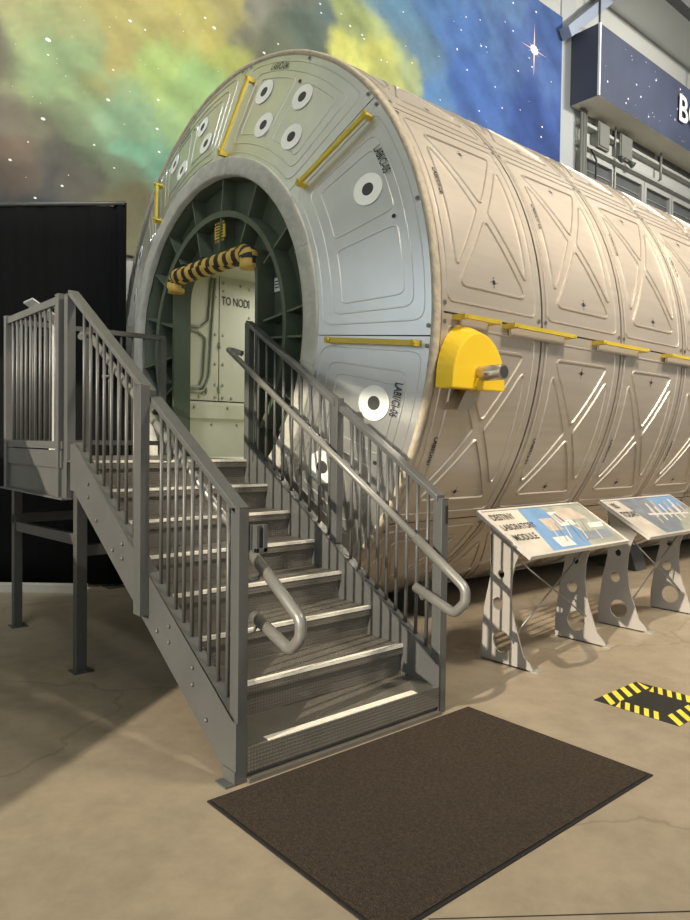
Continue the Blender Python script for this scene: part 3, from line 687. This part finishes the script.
GX0, GX1 = -.03, .022
for y0 in (2.14, 3.30):
    mb = MB(); mb.box(GX0, GX1, y0, y0+.06, 1.11, 2.43); mb.box(GX0-.002, GX1+.002, y0-.002, y0+.067, 2.43, 2.436); part('guard_post', mb, M['steel'])
mb = MB(); mb.box(GX0+.01, GX1-.01, 2.20, 3.30, 2.375, 2.425); part('guard_rail', mb, M['steel'])
mb = MB(); mb.box(GX0+.01, GX1-.01, 2.20, 3.30, 1.425, 1.475); part('guard_rail', mb, M['steel'])
mb = MB(); mb.box(GX0+.01, GX1-.005, 2.11, 3.30, 1.30, 1.415); part('kick_board', mb, M['steel'])
mb = MB(); mb.box(GX0+.02, GX1-.002, 2.20, 3.30, 1.115, 1.29); part('fascia_panel', mb, M['steel'])
mb = MB(); mb.box(GX0+.015, GX1-.01, 2.11, 2.14, 1.425, 1.475); part('guard_rail', mb, M['steel'])
for k in range(10):
    y = 2.265+k*.105; mb = MB(); mb.tube([((GX0+GX1)/2, y, 1.45), ((GX0+GX1)/2, y, 2.39)], .0105, 8); part('baluster', mb, M['steel'])
mb = MB(); mb.box(-.01, W+.05, 3.39, 3.43, 2.39, 2.43); part('guard_rail', mb, M['steel_dark'])
mb = MB(); mb.box(-.01, W+.05, 3.39, 3.43, 1.44, 1.48); part('guard_rail', mb, M['steel_dark'])
for x in (.62, W-.0):
    mb = MB(); mb.box(x, x+.055, 3.385, 3.435, ZD-.05, 2.39); part('guard_post', mb, M['steel_dark'])
for k in range(11):
    x = .1+k*.105
    if abs(x-.647) < .04: continue
    mb = MB(); mb.tube([(x, 3.41, 1.46), (x, 3.41, 2.41)], .0105, 8); part('baluster', mb, M['steel_dark'])

# ------------------------------------------------------------------ things on the floor
mt = thing('floor_mat', 'large dark brown entrance mat in front of the bottom step', 'mat', (.67, -.57, 0))
mb = MB(); mb.box(-.17, 1.505, -1.11, -.041, 0, .006); mb.build('rubber_border', M['rubber'], mt)
mb = MB(); us_ = lsp(-.158, 1.493, 60); vs_ = lsp(-1.098, -.053, 40)
mb.grid(lambda x, y: (x, y, .011+.002*noise.noise(Vector((x*30, y*30, 0)))), us_, vs_)
mb.build('pile', M['mat'], mt)
stp = MB(); sx0, sx1, sy0, sy1 = 2.17, 2.68, -.93, -.43
stp.box(sx0, sx1, sy0, sy1, 0, .002, 0)
def hz_band(x0, x1, y0, y1, horiz):
    n = 5; w = ((x1-x0) if horiz else (y1-y0))/n
    for k in range(n):
        if horiz:
            a = x0+k*w; q = [(a, y0), (a+w*.5, y0), (min(a+w*1.5, x1), y1), (min(a+w*1.0, x1), y1)]
        else:
            a = y0+k*w; q = [(x0, a), (x1, min(a+w*1.0, y1)), (x1, min(a+w*1.5, y1)), (x0, a+w*.5)]
        stp.add([(x, y, .0026) for x, y in q], [(0,1,2,3)], 1)
hz_band(sx0, sx1, sy0, sy0+.11, True); hz_band(sx0, sx1, sy1-.11, sy1, True); hz_band(sx0, sx0+.11, sy0+.11, sy1-.11, False); hz_band(sx1-.11, sx1, sy0+.11, sy1-.11, False)
tag(stp.build('floor_sticker', [M['black_tape'], mat('floor_yellow', (250, 220, 70), .55)], recalc=False), 'square black sticker edged with yellow hazard stripes on the floor', 'floor sticker')

# ------------------------------------------------------------------ display stands
def stand(dx, label, lines, kind):
    s = thing('display_stand', label, 'display stand', (2.76+dx, .25, 0), 'reading stands in front of the module')
    for x in (2.315, 3.235):
        out = [(.515, 0), (.515, .15), (.482, .40), (.445, .56), (.436, .66), (.44, .87), (.46, 1.00), (.10, .80), (.20, .775), (.238, .69), (.262, .60), (.268, .47), (.255, .37), (.228, .27), (.16, .09), (.06, 0)]
        hs = [(.35, .61, .028), (.372, .405, .042), (.335, .15, .075)]
        # plate with round holes: bridge each hole to the outline by building a filled curve
        cu = bpy.data.curves.new('leg', 'CURVE'); cu.dimensions = '2D'; cu.fill_mode = 'BOTH'; cu.extrude = .006
        def spl(pts):
            sp = cu.splines.new('POLY'); sp.points.add(len(pts)-1); sp.use_cyclic_u = True
            for i, p in enumerate(pts): sp.points[i].co = (p[0], p[1], 0, 1)
        spl([tuple(p) for p in fillet([Vector(p) for p in out], .03, 2)])
        for cy_, cz_, r in hs: spl([(cy_+r*math.cos(2*PI*k/24), cz_+r*math.sin(2*PI*k/24)) for k in range(24)])
        tmp = bpy.data.objects.new('leg', cu); C.objects.link(tmp)
        me = bpy.data.meshes.new_from_object(tmp.evaluated_get(bpy.context.evaluated_depsgraph_get()))
        bpy.data.objects.remove(tmp); bpy.data.curves.remove(cu)
        mb = MB(); mb.add([(x+dx+v.co.z, v.co.x, v.co.y) for v in me.vertices], [list(p.vertices) for p in me.polygons]); bpy.data.meshes.remove(me)
        lg = mb.build('leg', M['stand'], s)
        mb = MB(); mb.box(x+dx-.006, x+dx+.07, .05, .515, 0, .008); mb.box(x+dx-.006, x+dx+.03, .43, .44, .66, .87); mb.build('foot_flange', M['stand'], lg)
    for za, zb in ((.74, .2), (.2, .74)):
        mb = MB(); mb.tube([(2.32+dx, .25, za), (3.23+dx, .25, zb)], .006, 8); mb.build('cross_brace', M['tube'], s)
    # tilted tray
    e0, e1 = Vector((0, 0, .79)), Vector((0, .435, 1.045)); d = (e1-e0).normalized(); n = Vector((0, -d.z, d.y)); ln = (e1-e0).length
    P = lambda x, t, h: Vector((x+dx, 0, 0)) + e0 + d*t + n*h
    mb = MB(); x0, x1 = 2.15, 3.385
    def tb(xa, xb, ta, tb_, ha, hb, mi=0):
        vs = [P(x, t, h) for x in (xa, xb) for t in (ta, tb_) for h in (ha, hb)]
        mb.add(vs, [(0,1,3,2),(4,6,7,5),(0,4,5,1),(2,3,7,6),(0,2,6,4),(1,5,7,3)], mi)
    tb(x0, x1, 0, ln, -.03, -.008); tb(x0, x1, 0, .018, -.008, 0); tb(x0, x1, ln-.018, ln, -.008, 0); tb(x0, x0+.018, .018, ln-.018, -.008, 0); tb(x1-.018, x1, .018, ln-.018, -.008, 0)
    mb.build('tray', M['stand_face'], s)
    mb = MB(); a, b_ = x0+.02, x1-.02; t0, t1 = .02, ln-.02
    def quad(pts, h, mi): mb.add([P(a+(b_-a)*u, t0+(t1-t0)*v, h) for u, v in pts], [list(range(len(pts)))], mi)
    def block(u0, v0, du, dv, mi, sk=0, h=-.0045): quad([(u0, v0), (u0+du, v0), (u0+du+sk, v0+dv), (u0+sk, v0+dv)], h, mi)
    quad([(0,0),(1,0),(1,1),(0,1)], -.006, 0)
    if kind == 0:
        quad([(.22,0),(.72,0),(.62,1),(.34,1)], -.0055, 1); quad([(.6,0),(1,0),(1,1),(.55,1),(.7,.4)], -.005, 2)
        block(.40,.42,.13,.3,3,.02); block(.55,.5,.16,.36,4,.02,-.004); block(.33,.06,.15,.22,4,.01); block(.70,.62,.2,.3,3,-.04,-.0035); block(.62,.12,.3,.2,5,.05,-.0035); block(.80,.38,.16,.12,4,.03,-.003)
        for k in range(7): quad([(.36+k*.07,.1+.05*(k % 3)),(.37+k*.07,.1+.05*(k % 3)),(.46+k*.07,.55+.05*(k % 2)),(.45+k*.07,.55+.05*(k % 2))], -.003, 5 if k % 2 else 0)
        for k in range(3): block(.57+.04*k,.56+.03*k,.03,.22,5 if k % 2 else 3,0,-.0025)
    else:
        quad([(.25,0),(1,0),(1,1),(.2,1)], -.0055, 5); quad([(.5,0),(1,0),(1,.6),(.7,.4)], -.005, 2); quad([(.55,.55),(1,.7),(1,1),(.6,1)], -.005, 1)
        for k in range(10): 
            u, v = .36+.055*k, .25+.06*((k*3) % 5); quad([(u,v),(u+.03,v+.02),(u+.10,v+.42),(u+.07,v+.4)], -.0035, 4 if k % 3 else 3)
        quad([(.34,.5),(.9,.42),(.9,.46),(.34,.56)], -.003, 4)
    gp = mb.build('graphic_panel', [mat('print_cream', (204, 196, 182), .35), mat('print_blue', (112, 150, 190), .35, 0, .15, 5), mat('print_greygreen', (150, 154, 142), .35, 0, .25, 8),
                  mat('print_tan', (186, 172, 158), .35, 0, .15, 12), mat('print_white', (214, 212, 206), .35, 0, .1, 20), mat('print_slate', (122, 130, 140), .35, 0, .2, 10)], s, recalc=False)
    for u, v, txt, h in lines:
        lettering(txt, lambda X_, Y_: P(a+(b_-a)*u+X_*h*.8, t0+(t1-t0)*v+Y_*h*1.15, -.0015), M['dark_dot'], gp, None)
    return s
stand(0, 'nearer pale reading stand with blue and white printed panel', [(.125, .84, 'DESTINY', .078), (.17, .60, 'LABORATORY', .072), (.125, .36, 'MODULE', .078)], 0)
stand(1.56, 'farther pale reading stand with hazy grey printed panel, cut by the right picture edge', [(.075, .84, 'ISS', .085), (.115, .58, 'TODAY', .085)], 1)

# small lectern sign on the landing
ls = thing('lectern_sign', 'slim white sign stand with tilted top behind the landing guard', 'sign stand', (.22, 3.0, ZD))
mb = MB(); mb.box(.20, .25, 2.98, 3.02, ZD+.01, 2.36); mb.build('pole', M['white'], ls)
mb = MB(); mb.box(.08, .34, 2.88, 3.12, ZD, ZD+.01); mb.build('base', M['white'], ls)
mb = MB()
def lt(x0, x1, y0, y1, h0, h1, mi=0):
    f = lambda x, y, h: Vector((x, y, 2.40+(-(x-.24))*.62+h))
    vs = [f(x, y, h) for x in (x0, x1) for y in (y0, y1) for h in (h0, h1)]; mb.add(vs, [(0,1,3,2),(4,6,7,5),(0,4,5,1),(2,3,7,6),(0,2,6,4),(1,5,7,3)], mi)
lt(.05, .33, 2.92, 3.14, 0, .012); lt(.065, .315, 2.94, 3.12, .012, .014, 1); mb.build('tilted_top', [M['white'], M['steel_dark']], ls)

# ------------------------------------------------------------------ black curtain behind the landing
fwd = Vector((math.sin(YAW), math.cos(YAW), 0)); rgt = Vector((math.cos(YAW), -math.sin(YAW), 0))
DEP = 7.15
cx = lambda px: (px-345)/FPX*DEP
cb = thing('stage_curtain', 'tall black curtain hanging behind the landing', 'curtain', CAM*Vector((1,1,0)).length*0 + Vector((CAM.x, CAM.y, 0)) + fwd*DEP + rgt*cx(60))
base = Vector((CAM.x, CAM.y, 0)) + fwd*DEP
def cur(t, z):
    px = -62 + (125+62)*t; ztop = 3.80 + (.04 if px > 112 else 0)
    fold = .012*math.sin(px*.17+z*1.5)*(.4+.6*(1-z)) + .006*math.sin(px*.43+z*3)
    if px > 105: fold += -.015*math.sin((px-105)*.6)
    return base + rgt*(cx(px)+.02*z*z*0) + fwd*(fold*.8) + Vector((0, 0, .03+(ztop-.03)*z))
mb = MB(); mb.grid(cur, lsp(0, 1, 200), lsp(0, 1, 14)); o = mb.build('drape', M['curtain'], cb)
sd = o.modifiers.new('s', 'SOLIDIFY'); sd.thickness = .006
mb = MB(); mb.tube([base + rgt*cx(-62) + Vector((0, 0, 3.79)), base + rgt*cx(124) + Vector((0, 0, 3.83))], .022, 10); mb.build('top_bar', M['steel_dark'], cb)
for px in (-58, 116):
    mb = MB(); p = base + rgt*cx(px) + fwd*.05; mb.tube([p, p+Vector((0, 0, 3.8))], .022, 10); mb.box(p.x-.12, p.x+.06, p.y-.09, p.y+.09, 0, .012); mb.build('upright', M['steel_dark'], cb)
k0 = base - fwd*.22
mb = MB(); a, b_ = k0 + rgt*cx(-62), k0 + rgt*(cx(94)); mb.beam(a+Vector((0,0,.035)), b_+Vector((0,0,.035)), .12, .07)
mb.beam(b_+Vector((0,0,.015)), b_+rgt*.03+Vector((0,0,.015)), .1, .03)
tag(mb.build('white_kerb', M['kerb'], loc=tuple(k0+rgt*cx(0))), 'low white kerb strip on the floor at the foot of the black curtain', 'kerb')

# ------------------------------------------------------------------ light
def area(name, loc, tgt, size, power, col, sy=None):
    l = bpy.data.lights.new(name, 'AREA'); l.energy = power; l.color = col; l.size = size
    if sy: l.shape = 'RECTANGLE'; l.size_y = sy
    o = bpy.data.objects.new(name, l); C.objects.link(o); o.location = loc
    o.rotation_euler = (Vector(tgt)-Vector(loc)).to_track_quat('-Z', 'Y').to_euler(); return o
sun = bpy.data.lights.new('sun', 'SUN'); sun.energy = 5.0; sun.angle = rad(.53); sun.color = (1, .86, .68)
so = bpy.data.objects.new('sun', sun); C.objects.link(so); a, e = rad(8), rad(23.5)
so.rotation_euler = Vector((math.cos(a)*math.cos(e), math.sin(a)*math.cos(e), -math.sin(e))).to_track_quat('-Z', 'Y').to_euler()
so.location = (-8, 0, 6)
WARM = (1, .87, .71)
def aimed_light(loc, tgt, size, power, col, sy=None, spread=None):
    o = area('lamp_and_fill', loc, tgt, size, power, col, sy)
    if spread: o.data.spread = rad(spread)
aimed_light((3.2, -4.2, 7.8), (3.5, 1.4, 2.9), 1.0, 150, WARM, None, 80)
aimed_light((7.2, -4.2, 7.8), (7.5, 1.4, 2.9), 1.0, 160, WARM, None, 75)
aimed_light((-3.5, -1.5, 10.2), (-2.5, 5.6, 6.5), 1.2, 250, (.95, .98, 1), .5, 85)  # added fill: brightens the left wall that the endcone mirrors
aimed_light((2.0, -1.5, 10.2), (2.0, 5.4, 7.0), 1.2, 88, (1, .97, .9), .5, 85)  # added wash to brighten the mural's left and middle
aimed_light((7.5, -1.5, 10.2), (8.0, 5.4, 7.5), 1.2, 130, (.95, .98, 1), .5, 85)  # added wash to brighten the mural's blue end
aimed_light((13.5, -1.0, 9.6), (13.5, 5.4, 9.2), 1.2, 290, (1, .97, .92), .5, 120)
aimed_light((-4.0, .5, 7.6), (-5.0, 2.5, 11), 1.0, 140, (.96, .98, 1), 2.0)  # added uplight, bounces off the ceiling to lift the upper endcone
pi = K((2.6, 2.5, 3.02)); area('cabin_lamp', pi, pi-Vector((0, 0, 1)), .3, 17, (1, .98, .88), 1.2)
w = bpy.data.worlds.new('world'); sc.world = w; w.use_nodes = True
wn = w.node_tree.nodes; wl = w.node_tree.links; wt = wn.new('ShaderNodeTexCoord'); wx = wn.new('ShaderNodeSeparateXYZ'); wr = wn.new('ShaderNodeValToRGB')
wm = wn.new('ShaderNodeMapRange'); wm.inputs['From Min'].default_value = -1; wm.inputs['From Max'].default_value = 1
wl.new(wt.outputs['Generated'], wx.inputs[0]); wl.new(wx.outputs['X'], wm.inputs['Value']); wl.new(wm.outputs['Result'], wr.inputs['Fac'])
e0, e1 = wr.color_ramp.elements; e0.position = .05; e0.color = (1.05, 1.15, 1.22, 1); e1.position = .5; e1.color = (.22, .22, .21, 1)
wl.new(wr.outputs['Color'], wn['Background'].inputs[0]); wn['Background'].inputs[1].default_value = 1.15

# ------------------------------------------------------------------ camera
cd = bpy.data.cameras.new('camera'); cd.sensor_fit = 'VERTICAL'; cd.sensor_height = 24; cd.lens = FPX/920*24; cd.clip_start = .05
co = bpy.data.objects.new('camera', cd); C.objects.link(co)
fw, r2, u2, _ = cam_ray(345, 460)
co.matrix_world = Matrix(((r2.x, u2.x, -fw.x, CAM.x), (r2.y, u2.y, -fw.y, CAM.y), (r2.z, u2.z, -fw.z, CAM.z), (0, 0, 0, 1)))
sc.camera = co
sc.view_settings.view_transform = 'Standard'; sc.view_settings.look = 'None'; sc.view_settings.exposure = 0; sc.view_settings.gamma = 1
